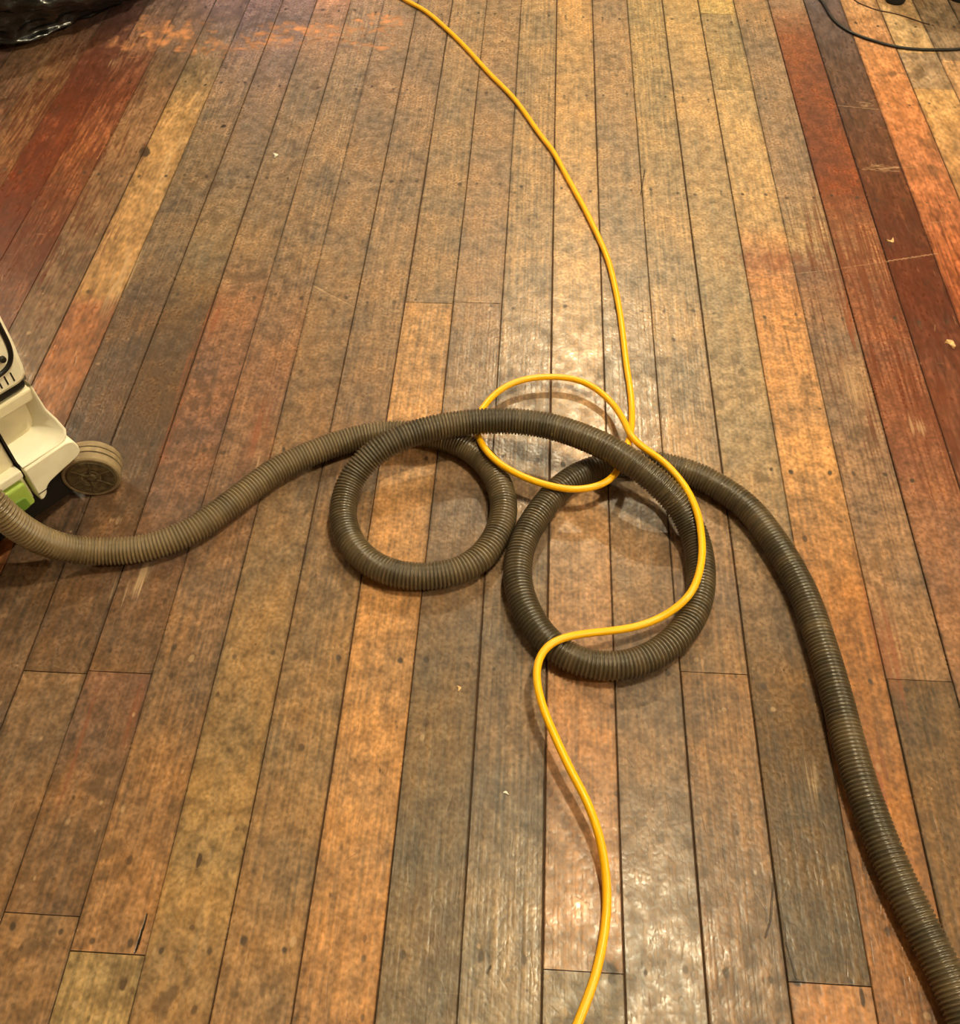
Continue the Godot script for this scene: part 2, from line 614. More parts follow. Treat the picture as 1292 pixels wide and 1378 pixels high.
func make_wood(s: Sheet, knots: Dictionary):
	var w: int = s.cols.size() * s.cw
	var h: int = s.h
	s.w = w
	var big: bool = s.cw == 128
	s.grain = noise_bytes(w, h, w, 110, 0.10 if big else 0.2, 11, 4)
	s.pore = noise_bytes(w, h, w >> 1, int(h * 0.92) if big else h >> 1, 0.17 if big else 0.28, 23, 4)
	s.blot = noise_bytes(w, h, w >> 1, int(h * 0.92) if big else h >> 1, 0.045 if big else 0.08, 37, 6)
	s.wide = noise_bytes(w, h, w >> 3, int(h * 0.23) if big else h >> 3, 0.035, 51, 3)
	var rgb := PackedByteArray()
	rgb.resize(w * h * 3)
	var aux := PackedByteArray()
	aux.resize(w * h * 3)
	var g1: PackedByteArray = s.grain
	var g2: PackedByteArray = s.pore
	var g3: PackedByteArray = s.blot
	var g4: PackedByteArray = s.wide
	var cw: int = s.cw
	# darker, dirtier close to the seams
	var edge := PackedFloat32Array()
	for i in cw:
		var d := minf(i, cw - 1 - i) / float(cw)
		edge.append(1.0 - 0.22 * exp(-d * 60.0) - 0.05 * exp(-d * 14.0))
	for ci in s.cols.size():
		var c: int = s.cols[ci]
		var kn: Array = knots[c]
		var ga := 0.11 + 0.06 * sin(c * 2.3)
		var at := 0
		for r in h:
			var z := ZFAR + (ZNEAR - ZFAR) * (r + 0.5) / h
			while at < kn.size() - 2 and z > kn[at + 1][0]:
				at += 1
			var col: Vector3 = kn[at][1]
			if kn.size() > 1:
				var t: float = clampf((z - kn[at][0]) / maxf(1e-4, kn[at + 1][0] - kn[at][0]), 0.0, 1.0)
				col = col.lerp(kn[at + 1][1], t)
			var br := col.x
			var bg := col.y
			var bb := col.z
			var p: int = r * w + ci * cw
			var q: int = p * 3
			for i in cw:
				var gr := (g1[p] - 128) * 0.0078
				var po := (g2[p] - 128) * 0.0078
				var bl := (g3[p] - 128) * 0.0078
				var wd := (g4[p] - 128) * 0.0078
				var l := (1.0 + gr * ga + po * 0.21 + bl * 0.24 + wd * 0.12) * edge[i]
				var warm := gr * 5.0 - bl * 3.0 + wd * 5.0
				rgb[q] = clampi(int(br * l + warm), 0, 255)
				rgb[q + 1] = clampi(int(bg * l), 0, 255)
				rgb[q + 2] = clampi(int(bb * l - warm), 0, 255)
				aux[q] = clampi(int(130 + po * 46.0 + gr * 36.0 + bl * 30.0), 0, 255)
				aux[q + 1] = clampi(int(90 - bl * 30.0 + po * 22.0 - wd * 18.0), 0, 255)
				q += 3
				p += 1
	s.rgb = rgb
	s.aux = aux

func blob(sheets: Array, at: Vector3, rx: float, rz: float, turn: float, rgb: Vector3, strength: float, ragged := 0.8, along := false, rough := -1, relief := 0, soft := 0.45):
	# wear with an outline of its own: stain, sanded spot, old varnish, nail head
	var reach := maxf(rx, rz) * (1.0 + ragged * 0.5)
	var ct := cos(turn)
	var sn := sin(turn)
	for s: Sheet in sheets:
		for ci in s.cols.size():
			var c: int = s.cols[ci]
			var x0: float = seam_x[c]
			var wd: float = seam_x[c + 1] - x0
			if x0 > at.x + reach or x0 + wd < at.x - reach:
				continue
			var k := (ZNEAR - ZFAR) / s.h
			var r0 := clampi(int((at.z - reach - ZFAR) / k), 0, s.h)
			var r1 := clampi(int((at.z + reach - ZFAR) / k) + 2, 0, s.h)
			var i0 := clampi(int((at.x - reach - x0) / wd * s.cw), 0, s.cw)
			var i1 := clampi(int((at.x + reach - x0) / wd * s.cw) + 2, 0, s.cw)
			var nz: PackedByteArray = s.grain if along else s.blot
			for r in range(r0, r1):
				var dz := ZFAR + (r + 0.5) * k - at.z
				for i in range(i0, i1):
					var dx: float = x0 + (i + 0.5) / s.cw * wd - at.x
					var u := (dx * ct + dz * sn) / rx
					var v := (dz * ct - dx * sn) / rz
					var p: int = r * s.w + ci * s.cw + i
					var d := sqrt(u * u + v * v) + (nz[p] - 128) * 0.0078 * ragged
					if d < 1.0:
						var al := strength * smoothstep(1.0, soft, d)
						var q := p * 3
						s.rgb[q] = int(lerpf(s.rgb[q], rgb.x, al))
						s.rgb[q + 1] = int(lerpf(s.rgb[q + 1], rgb.y, al))
						s.rgb[q + 2] = int(lerpf(s.rgb[q + 2], rgb.z, al))
						if rough >= 0:
							s.aux[q + 1] = int(lerpf(s.aux[q + 1], rough, al))
						if relief != 0:
							s.aux[q] = clampi(s.aux[q] + int(relief * al), 0, 255)

func scratch(sheets: Array, a: Vector3, b: Vector3, rgb: Vector3, strength: float, width := 0.0008, relief := -20):
	var l := a.distance_to(b)
	var n := maxi(2, int(l / 0.0006))
	for s: Sheet in sheets:
		var k := (ZNEAR - ZFAR) / s.h
		var half := maxi(0, int(width / (0.085 / s.cw) * 0.5))
		for j in n:
			var p := a.lerp(b, float(j) / n)
			var r := int((p.z - ZFAR) / k)
			if r < 0 or r >= s.h:
				continue
			for ci in s.cols.size():
				var c: int = s.cols[ci]
				if p.x < seam_x[c] or p.x >= seam_x[c + 1]:
					continue
				var i := int((p.x - seam_x[c]) / (seam_x[c + 1] - seam_x[c]) * s.cw)
				for o in range(-half, half + 1):
					var ii := clampi(i + o, 0, s.cw - 1)
					var q: int = (r * s.w + ci * s.cw + ii) * 3
					var al := strength * (0.35 + 0.65 * (s.pore[q / 3] / 255.0))
					s.rgb[q] = int(lerpf(s.rgb[q], rgb.x, al))
					s.rgb[q + 1] = int(lerpf(s.rgb[q + 1], rgb.y, al))
					s.rgb[q + 2] = int(lerpf(s.rgb[q + 2], rgb.z, al))
					s.aux[q] = clampi(s.aux[q] + relief, 0, 255)

func wear_and_sheen(sh: Array):
	var dark := seen(58, 42, 28)
	var grime := seen(88, 68, 46)
	var pale := seen(196, 160, 112)
	var orange := seen(214, 142, 88)
	var red := seen(96, 45, 25)
	# remains of the old red varnish, left and right
	blob(sh, px(40, 260), 0.17, 0.42, -0.15, red, 0.6, 1.3, true, 70, 0, -0.2)
	blob(sh, px(110, 120), 0.12, 0.24, -0.1, seen(98, 50, 32), 0.5, 1.3, true, 75)
	blob(sh, px(20, 340), 0.10, 0.10, 0, red, 0.5, 1.2, true, 70)
	blob(sh, px(1215, 380), 0.15, 0.30, 0.1, seen(98, 46, 25), 0.6, 1.3, true, 64, 0, -0.2)
	blob(sh, px(1250, 560), 0.12, 0.16, 0.1, seen(100, 50, 28), 0.6, 1.3, true, 70, 0, -0.2)
	blob(sh, px(1130, 300), 0.06, 0.30, 0.0, seen(120, 66, 38), 0.4, 1.2, true, 76, 0, -0.3)
	blob(sh, px(1050, 350), 0.10, 0.035, 0.0, seen(132, 74, 44), 0.5, 1.2, false, 76, 0, -0.3)
	# red edges where varnish stayed in the joints
	for e in [[252, 500, 0.010, 0.16], [224, 590, 0.010, 0.12], [290, 430, 0.014, 0.06], [1148, 440, 0.012, 0.10], [1188, 1060, 0.010, 0.10], [345, 590, 0.02, 0.10], [180, 960, 0.008, 0.06], [105, 1010, 0.006, 0.10], [1192, 860, 0.02, 0.12]]:
		blob(sh, px(e[0], e[1]), e[2], e[3], 0.0, seen(140, 78, 46), 0.6, 1.0, true, -1, 0, -0.2)
	# spots sanded down to fresh wood
	for e in [[235, 50, 0.085, 0.07], [260, 66, 0.05, 0.03], [205, 38, 0.05, 0.05], [360, 48, 0.07, 0.05], [395, 36, 0.08, 0.03], [440, 52, 0.08, 0.02], [480, 40, 0.09, 0.035], [515, 24, 0.06, 0.03], [500, 62, 0.06, 0.016], [340, 62, 0.04, 0.03], [160, 62, 0.05, 0.03], [300, 60, 0.06, 0.03], [215, 56, 0.07, 0.05], [250, 40, 0.05, 0.04], [420, 40, 0.10, 0.03], [375, 56, 0.07, 0.03], [530, 30, 0.05, 0.04]]:
		blob(sh, px(e[0], e[1]), e[2], e[3], 0.2, orange, 0.85, 1.0, false, 135, 0, -0.9)
		for k in 26:
			var q := px(e[0], e[1]) + Vector3(rng.randfn(0, 0.5) * e[2], 0, rng.randfn(0, 0.6) * e[3])
			blob(sh, q, rng.randf_range(0.006, 0.03), rng.randf_range(0.003, 0.010), rng.randf_range(-0.5, 0.5), orange if rng.randf() < 0.75 else grime, rng.randf_range(0.2, 0.6), 1.2, false, 135, 0, -0.5)
	for e in [[330, 30, 0.10, 0.03], [300, 12, 0.16, 0.06], [390, 62, 0.04, 0.016], [465, 62, 0.06, 0.012]]:  # purple-grey sheen of the far window, painted onto the boards
		blob(sh, px(e[0], e[1]), e[2], e[3], 0.1, seen(104, 82, 74), 0.6, 1.2, false, -1, 0, -0.6)
	# pale streaks of bare wood
	for e in [[165, 370, 0.02, 0.10], [225, 220, 0.012, 0.12], [60, 80, 0.008, 0.10], [150, 85, 0.014, 0.02], [150, 700, 0.02, 0.006], [175, 790, 0.016, 0.022], [190, 775, 0.01, 0.02], [345, 630, 0.006, 0.05], [1150, 520, 0.014, 0.05], [1235, 575, 0.02, 0.02], [1095, 1060, 0.006, 0.03], [1128, 1175, 0.008, 0.02]]:
		blob(sh, px(e[0], e[1]), e[2], e[3], 0.0, pale, 0.6, 1.6, true, -1, 0, -0.2)
	# stains
	for e in [[192, 205, 0.022, 0.016, 0.8], [155, 248, 0.03, 0.012, 0.4], [301, 169, 0.006, 0.006, 0.9], [990, 484, 0.017, 0.022, 0.45], [1022, 640, 0.013, 0.012, 0.45], [898, 294, 0.011, 0.012, 0.4], [905, 120, 0.02, 0.008, 0.4], [968, 120, 0.012, 0.01, 0.4],
			[1225, 100, 0.05, 0.02, 0.4], [300, 610, 0.006, 0.005, 0.6], [66, 1175, 0.008, 0.017, 0.55], [35, 1275, 0.012, 0.016, 0.5], [222, 1350, 0.012, 0.024, 0.5], [258, 1320, 0.006, 0.014, 0.4], [320, 1326, 0.007, 0.010, 0.55], [352, 1335, 0.005, 0.008, 0.5],
			[268, 1155, 0.0025, 0.008, 0.8], [165, 1328, 0.004, 0.008, 0.7], [150, 1350, 0.006, 0.008, 0.4], [240, 1100, 0.012, 0.02, 0.3], [135, 1060, 0.012, 0.03, 0.35], [140, 1150, 0.01, 0.03, 0.3], [420, 115, 0.02, 0.03, 0.45], [405, 195, 0.022, 0.02, 0.3], [385, 232, 0.02, 0.03, 0.3],
			[275, 240, 0.03, 0.04, 0.35], [300, 250, 0.03, 0.012, 0.4], [290, 290, 0.03, 0.04, 0.3], [330, 372, 0.06, 0.04, 0.35], [1070, 890, 0.01, 0.012, 0.35], [1095, 940, 0.006, 0.012, 0.5], [960, 540, 0.03, 0.05, 0.2], [870, 490, 0.03, 0.03, 0.3], [700, 1070, 0.02, 0.03, 0.2]]:
		blob(sh, px(e[0], e[1]), e[2], e[3], 0.0, grime if e[4] < 0.6 else dark, e[4], 1.0)
	# broad darker brown patch on the boards at left
	blob(sh, px(190, 560), 0.12, 0.20, 0.0, seen(80, 58, 40), 0.35, 1.0)
	# horizontal rub marks
	for e in [[550, 148, 0.05], [545, 160, 0.045], [480, 250, 0.06], [500, 245, 0.05], [440, 82, 0.04], [510, 80, 0.05], [545, 64, 0.05], [560, 260, 0.04], [610, 268, 0.03], [650, 46, 0.03], [700, 50, 0.03], [560, 370, 0.03], [590, 366, 0.03], [440, 390, 0.03], [640, 200, 0.06], [720, 52, 0.03], [310, 380, 0.05], [455, 460, 0.02], [460, 520, 0.02], [450, 545, 0.02], [610, 402, 0.04], [570, 525, 0.03], [1080, 56, 0.03], [1185, 225, 0.04], [1170, 140, 0.03], [340, 90, 0.05]]:
		for k in 9:
			var p := px(e[0] + rng.randf_range(-14, 14), e[1] + rng.randf_range(-5, 5))
			var d := Vector3(e[2] * rng.randf_range(0.3, 1.0), 0, rng.randf_range(-0.3, 0.3) * e[2])
			scratch(sh, p - d * 0.5, p + d * 0.5, pale, rng.randf_range(0.15, 0.5))
	scratch(sh, px(1003, 374), px(1120, 363), pale, 0.7)
	scratch(sh, px(1120, 363), px(1262, 341), pale, 0.6)
	scratch(sh, px(1118, 141), px(1190, 148), pale, 0.5)
	scratch(sh, px(1160, 228), px(1235, 224), pale, 0.4)
	for k in 8:
		var o := rng.randf_range(-6, 6)
		scratch(sh, px(422 + o, 384 + o * 0.5), px(472 + o, 412 + rng.randf_range(-4, 4)), pale, 0.35)
	# small scuffs everywhere, hair lines along and across
	for k in 1500:
		var p := px(rng.randf_range(-40, 1330), rng.randf_range(-10, 1400))
		var an := rng.randf_range(0, TAU)
		if rng.randf() < 0.45:
			an = PI * 0.5 + rng.randfn(0, 0.12)
		var d := Vector3(cos(an), 0, sin(an)) * rng.randf_range(0.004, 0.026)
		var up := rng.randf() < 0.68
		scratch(sh, p, p + d, pale if up else dark, rng.randf_range(0.08, 0.30), 0.0008, -12 if up else -26)
	for k in 500:
		var p := px(rng.randf_range(-40, 1330), rng.randf_range(-10, 1400))
		var r := rng.randf_range(0.0012, 0.004)
		blob(sh, p, r, r * rng.randf_range(0.8, 2.0), 0, dark if rng.randf() < 0.6 else pale, rng.randf_range(0.25, 0.6), 0.8, false, -1, -20)
	for k in 90:
		var p := px(rng.randf_range(-40, 1330), rng.randf_range(-10, 1400))
		var r := rng.randf_range(0.008, 0.03)
		blob(sh, p, r * 0.8, r * rng.randf_range(1.0, 2.0), 0, grime, rng.randf_range(0.1, 0.3), 1.2)
	for k in 120:
		# cross grain of light rubbing
		var p := px(rng.randf_range(300, 900), rng.randf_range(20, 560))
		blob(sh, p, rng.randf_range(0.006, 0.02), rng.randf_range(0.002, 0.006), 0, pale, rng.randf_range(0.15, 0.4), 1.4)
	# two nail heads per board over every joist
	for c in range(-9, 19):
		for j in 7:
			var z := NAIL0 - NAILSTEP * j
			var x0: float = seam_x[c]
			var wd: float = seam_x[c + 1] - x0
			for f in [0.22, 0.79]:
				if rng.randf() < 0.13:
					continue
				var p := Vector3(x0 + wd * (f + rng.randf_range(-0.05, 0.05)), 0, z + rng.randf_range(-0.008, 0.008))
				var r := rng.randf_range(0.0034, 0.0046)
				blob(sh, p, r, r * rng.randf_range(1.2, 1.7), rng.randf_range(-0.3, 0.3), seen(62, 48, 34), rng.randf_range(0.55, 0.95), 0.35, false, 120, -60)
				if rng.randf() < 0.3:
					blob(sh, p + Vector3(0, 0, r * 2.5), r * 0.8, r * 3.0, 0, grime, 0.5, 0.6)
	# cracks and a broken-out edge
	for e in [[198, 1230, 186, 1272], [193, 1245, 182, 1280], [190, 1255, 181, 1284], [195, 1240, 184, 1278]]:
		scratch(sh, px(e[0], e[1]), px(e[2], e[3]), seen(30, 20, 12), 0.95, 0.0026, -90)
	for e in [[1041, 1188, 1037, 1240], [1037, 1240, 1030, 1262], [1058, 1268, 1072, 1318], [868, 228, 862, 262], [660, 1300, 655, 1310]]:
		scratch(sh, px(e[0], e[1]), px(e[2], e[3]), seen(40, 28, 18), 0.8, 0.0014, -70)
	blob(sh, px(1074, 1322), 0.006, 0.004, 0, seen(34, 24, 16), 0.85, 0.6, false, -1, -60)
	blob(sh, px(818, 1302), 0.008, 0.005, 0.6, seen(34, 24, 16), 0.8, 0.8, false, -1, -60)
	blob(sh, px(1160, 1340), 0.003, 0.014, 0, seen(48, 36, 26), 0.8, 0.6, false, -1, -40)

# ------------------------------------------------------------------ the room round it

func build_room():
	var plaster := mottled("plaster", Color(0.50, 0.44, 0.36), Color(0.54, 0.48, 0.40), 0.9, 0.7, 5)
	var white := mat("ceiling_paint", Color(0.66, 0.63, 0.57), 0.9)
	var wood := mottled("dark_trim", Color(0.20, 0.10, 0.06), Color(0.26, 0.14, 0.08), 0.4, 3.0, 6)
	# ceiling with openings the lamps sit in is one slab just above them
	struct("ceiling", box_mesh(Vector3(-3.2, 2.56, -5.4), Vector3(3.2, 2.75, 1.9)), white)
	struct("wall_left", box_mesh(Vector3(-3.2, -0.2, -5.4), Vector3(-3.0, 2.56, 1.9)), plaster)
	struct("wall_right", box_mesh(Vector3(3.0, -0.2, -5.4), Vector3(3.2, 2.56, 1.9)), plaster)
	struct("wall_near", box_mesh(Vector3(-3.0, -0.2, 1.7), Vector3(3.0, 2.56, 1.9)), plaster)
	# far wall with a window towards the evening sky
	var st := flat_tool()
	var w0 := Vector2(-2.0, 0.75)
	var w1 := Vector2(-0.55, 1.95)
	add_box(st, Vector3(-3.0, -0.2, -5.4), Vector3(w0.x, 2.56, -5.2))
	add_box(st, Vector3(w1.x, -0.2, -5.4), Vector3(3.0, 2.56, -5.2))
	add_box(st, Vector3(w0.x, -0.2, -5.4), Vector3(w1.x, w0.y, -5.2))
	add_box(st, Vector3(w0.x, w1.y, -5.4), Vector3(w1.x, 2.56, -5.2))
	struct("wall_far", done(st), plaster)
	st = flat_tool()
	var t := 0.05
	add_box(st, Vector3(w0.x, w0.y, -5.34), Vector3(w0.x + t, w1.y, -5.19))
	add_box(st, Vector3(w1.x - t, w0.y, -5.34), Vector3(w1.x, w1.y, -5.19))
	add_box(st, Vector3(w0.x + t, w0.y, -5.34), Vector3(w1.x - t, w0.y + t, -5.19))
	add_box(st, Vector3(w0.x + t, w1.y - t, -5.34), Vector3(w1.x - t, w1.y, -5.19))
	var mx := (w0.x + w1.x) * 0.5
	add_box(st, Vector3(mx - 0.02, w0.y + t, -5.32), Vector3(mx + 0.02, w1.y - t, -5.22))
	var win := struct("window_1", done(st), wood)
	var glass := StandardMaterial3D.new()
	glass.transparency = BaseMaterial3D.TRANSPARENCY_ALPHA
	glass.albedo_color = Color(0.95, 0.97, 1.0, 0.06)
	glass.roughness = 0.02
	for s in 2:
		var xa := w0.x + t if s == 0 else mx + 0.02
		var xb := mx - 0.02 if s == 0 else w1.x - t
		part("pane", box_mesh(Vector3(xa, w0.y + t, -5.274), Vector3(xb, w1.y - t, -5.268)), glass, win)
	var bs := [["baseboard_left", Vector3(-3.0, 0.001, -5.2), Vector3(-2.98, 0.14, 1.7)], ["baseboard_right", Vector3(2.98, 0.001, -5.2), Vector3(3.0, 0.14, 1.7)], ["baseboard_far", Vector3(-2.98, 0.001, -5.2), Vector3(2.98, 0.14, -5.18)], ["baseboard_near", Vector3(-2.98, 0.001, 1.68), Vector3(2.98, 0.14, 1.7)]]
	for b in bs:
		struct(b[0], box_mesh(b[1], b[2]), wood)

# ------------------------------------------------------------------ hose

const VAC_O := Vector3(-0.5961, 0.0, -0.8357)      # under the front right corner of the extractor
const VAC_E := Vector3(0.6124, 0, -0.7906)
const VAC_N := Vector3(0.7906, 0, 0.6124)

func vac(a: float, h: float, b: float) -> Vector3:
	return VAC_O + VAC_E * a + VAC_N * b + Vector3(0, h, 0)

func pts(list: Array) -> Array:
	var out := []
	for e in list:
		out.append(px(e[0], e[1], e[2]))
	return out

func build_hose():
	var r := 0.0195
	var c := [vac(-0.137, 0.168, 0.004), vac(-0.136, 0.160, 0.035)]
	c += pts([[2, 691, 0.132], [30, 714, 0.098], [62, 731, 0.064], [100, 741, 0.036], [136, 742, 0.025], [170, 742, 0.021], [198, 738, 0.020], [235, 726, 0.020], [272, 707, 0.020], [325, 667, 0.020], [375, 630, 0.020], [430, 606, 0.020], [472, 591, 0.020], [524, 582, 0.020], [565, 583, 0.020], [602, 590, 0.020], [640, 608, 0.020], [666, 637, 0.020],
		[680, 680, 0.020], [672, 716, 0.020], [652, 748, 0.020], [620, 769, 0.020], [568, 777, 0.020], [522, 771, 0.020], [487, 751, 0.020], [465, 718, 0.020], [460, 690, 0.020], [467, 655, 0.026], [482, 629, 0.040], [514, 601, 0.058], [555, 583, 0.063], [597, 573, 0.063], [640, 567, 0.063], [682, 566, 0.063], [726, 570, 0.064], [761, 579, 0.067], [795, 592, 0.071], [822, 604, 0.073],
		[861, 630, 0.072], [886, 650, 0.063], [907, 669, 0.049], [922, 692, 0.034], [934, 715, 0.024], [943, 750, 0.020], [944, 795, 0.020], [930, 836, 0.020], [900, 870, 0.020], [858, 893, 0.020], [821, 898, 0.020], [777, 891, 0.020], [738, 867, 0.020], [713, 832, 0.020], [698, 796, 0.020], [695, 765, 0.020], [703, 729, 0.020], [718, 700, 0.020], [736, 676, 0.020], [755, 654, 0.020],
		[792, 632, 0.020], [830, 624, 0.020], [870, 622, 0.020], [918, 632, 0.020], [958, 649, 0.020], [1004, 680, 0.020], [1031, 713, 0.020], [1055, 748, 0.020], [1074, 782, 0.020], [1089, 816, 0.020], [1100, 850, 0.020], [1111, 884, 0.020], [1121, 918, 0.020], [1130, 952, 0.020], [1139, 987, 0.020], [1148, 1021, 0.020], [1158, 1054, 0.020], [1182, 1122, 0.020], [1211, 1190, 0.020], [1246, 1258, 0.020], [1272, 1309, 0.020], [1296, 1362, 0.020], [1330, 1450, 0.020]])
	c += [Vector3(0.52, 0.020, -0.03), Vector3(0.58, 0.020, 0.16), Vector3(0.66, 0.020, 0.40), Vector3(0.68, 0.020, 0.68), Vector3(0.60, 0.020, 0.95), Vector3(0.42, 0.020, 1.15)]
	var pitch := 0.0049
	var step := pitch / 6.0
	var line := smooth_path(c, step, 16)
	for i in line.size():
		if line[i].y < r + 0.0003 and i > 200:
			line[i].y = r + 0.0003
	var n := line.size()
	var rad := PackedFloat32Array()
	var col := PackedColorArray()
	rad.resize(n)
	col.resize(n)
	var nz := FastNoiseLite.new()
	nz.seed = 8
	nz.frequency = 0.9
	nz.fractal_octaves = 3
	var dusty := Vector3(0.21, 0.147, 0.072)
	var clean := Vector3(0.057, 0.044, 0.026)
	for i in n:
		var s := i * step
		var ph := fmod(s / pitch, 1.0)
		# rounded ridge, narrower groove
		var ridge := pow(0.5 + 0.5 * cos(TAU * ph), 0.6)
		rad[i] = r - 0.0029 * (1.0 - ridge)
		var d := clampf(1.0 - s / 1.25, 0.0, 1.0) * 0.75 + 0.16 + 0.30 * nz.get_noise_2d(s * 9.0, 3.0) + 0.25 * nz.get_noise_2d(s * 60.0, 9.0)
		d = clampf(d, 0.0, 1.0)
		var v := clean.lerp(dusty, d)
		col[i] = Color(v.x, v.y, v.z)
	var m := mat("hose_plastic", Color.WHITE, 0.28, 0.6)
	m.vertex_color_use_as_albedo = true
	var o := single("vacuum_hose", tube(line, rad, 26, col, step), m, "long dark brown ribbed vacuum hose lying in two round coils across the floor", "hose")
	# the plain collar where it is plugged in
	var cuff := smooth_path([vac(-0.1372, 0.170, -0.012), vac(-0.137, 0.168, 0.004), vac(-0.1365, 0.162, 0.026)], 0.002, 1)
	var rr := even_radii(cuff.size(), 0.0245)
	rr[rr.size() - 1] = 0.0225
	part("hose_collar", tube(cuff, rr, 28, PackedColorArray(), 0.002), mat("black_plastic", Color(0.045, 0.043, 0.04), 0.45), o)

# ------------------------------------------------------------------ yellow cord

func build_cord():
	var r := 0.0050
	var f := 0.0053
	var c := pts([[470, -45, f], [515, -20, f], [546, 0, f], [573, 15, f], [598, 36, f], [625, 62, f], [658, 98, f], [693, 134, f], [727, 181, f], [744, 203, f], [761, 234, f], [788, 283, f], [814, 338, f], [825, 374, f], [835, 425, f], [843, 490, f], [849, 530, f], [850.5, 556, 0.010], [850, 574, 0.026], [847, 590, 0.042], [843, 604, 0.047], [835, 626, 0.047], [824, 644, 0.047],
		[808, 653, 0.0455], [794, 657, 0.0455], [777, 659, 0.0455], [760, 658, 0.0455], [726, 650, 0.045], [692, 636, 0.046], [667, 620, 0.047], [651, 602, 0.047], [643, 586, 0.037], [641, 570, 0.028], [644, 557, 0.022], [652, 546, 0.020], [665, 531, 0.020], [686, 517, 0.020], [713, 509, 0.020], [743, 507, 0.020], [774, 510, 0.020], [801, 522, 0.020], [825, 544, 0.020], [840, 567, 0.037],
		[848, 585, 0.053], [856, 595, 0.053], [869, 605, 0.049], [884, 614, 0.048], [898, 626, 0.049], [910, 639, 0.0555], [921, 653, 0.057], [930, 669, 0.057], [938, 687, 0.054], [942, 703, 0.050], [944, 722, 0.049], [945.5, 741, 0.0475], [942, 768, 0.047], [932, 796, 0.044], [913, 816, 0.037], [886, 833, 0.028], [852, 844.5, 0.028], [821, 849, 0.032], [788, 852.5, 0.038], [767, 856, 0.043], [749, 861, 0.0455],
		[736, 869, 0.046], [727, 881, 0.046], [722, 898, 0.046], [722, 918, 0.045], [727, 939, 0.044], [733, 959, 0.042], [750, 998, 0.039], [768, 1037, 0.036], [782, 1062, 0.034], [798, 1098, 0.030], [810, 1139, 0.021], [816, 1183, 0.011], [817, 1224, f], [812, 1265, f], [802, 1312, f], [790, 1346, f], [777, 1379, f], [757, 1430, f], [740, 1480, f]])
	c += [Vector3(0.055, f, 0.02), Vector3(0.03, f, 0.25), Vector3(-0.06, f, 0.55), Vector3(-0.22, f, 0.90), Vector3(-0.26, f, 1.25), Vector3(-0.20, f, 1.55)]
	var step := 0.0016
	var line := smooth_path(c, step, 5)
	for i in line.size():
		line[i].y = maxf(line[i].y, r + 0.0002)
	var m := mat("cord_sheath", Color(1.0, 1.0, 1.0), 0.38, 0.5)
	m.albedo_color = Color(1.0, 0.505, 0.003).linear_to_srgb()
	single("extension_cord", tube(line, even_radii(line.size(), r), 16, PackedColorArray(), step), m, "bright yellow orange extension cord looped over the brown hose coils", "cord")

# ------------------------------------------------------------------ dust extractor

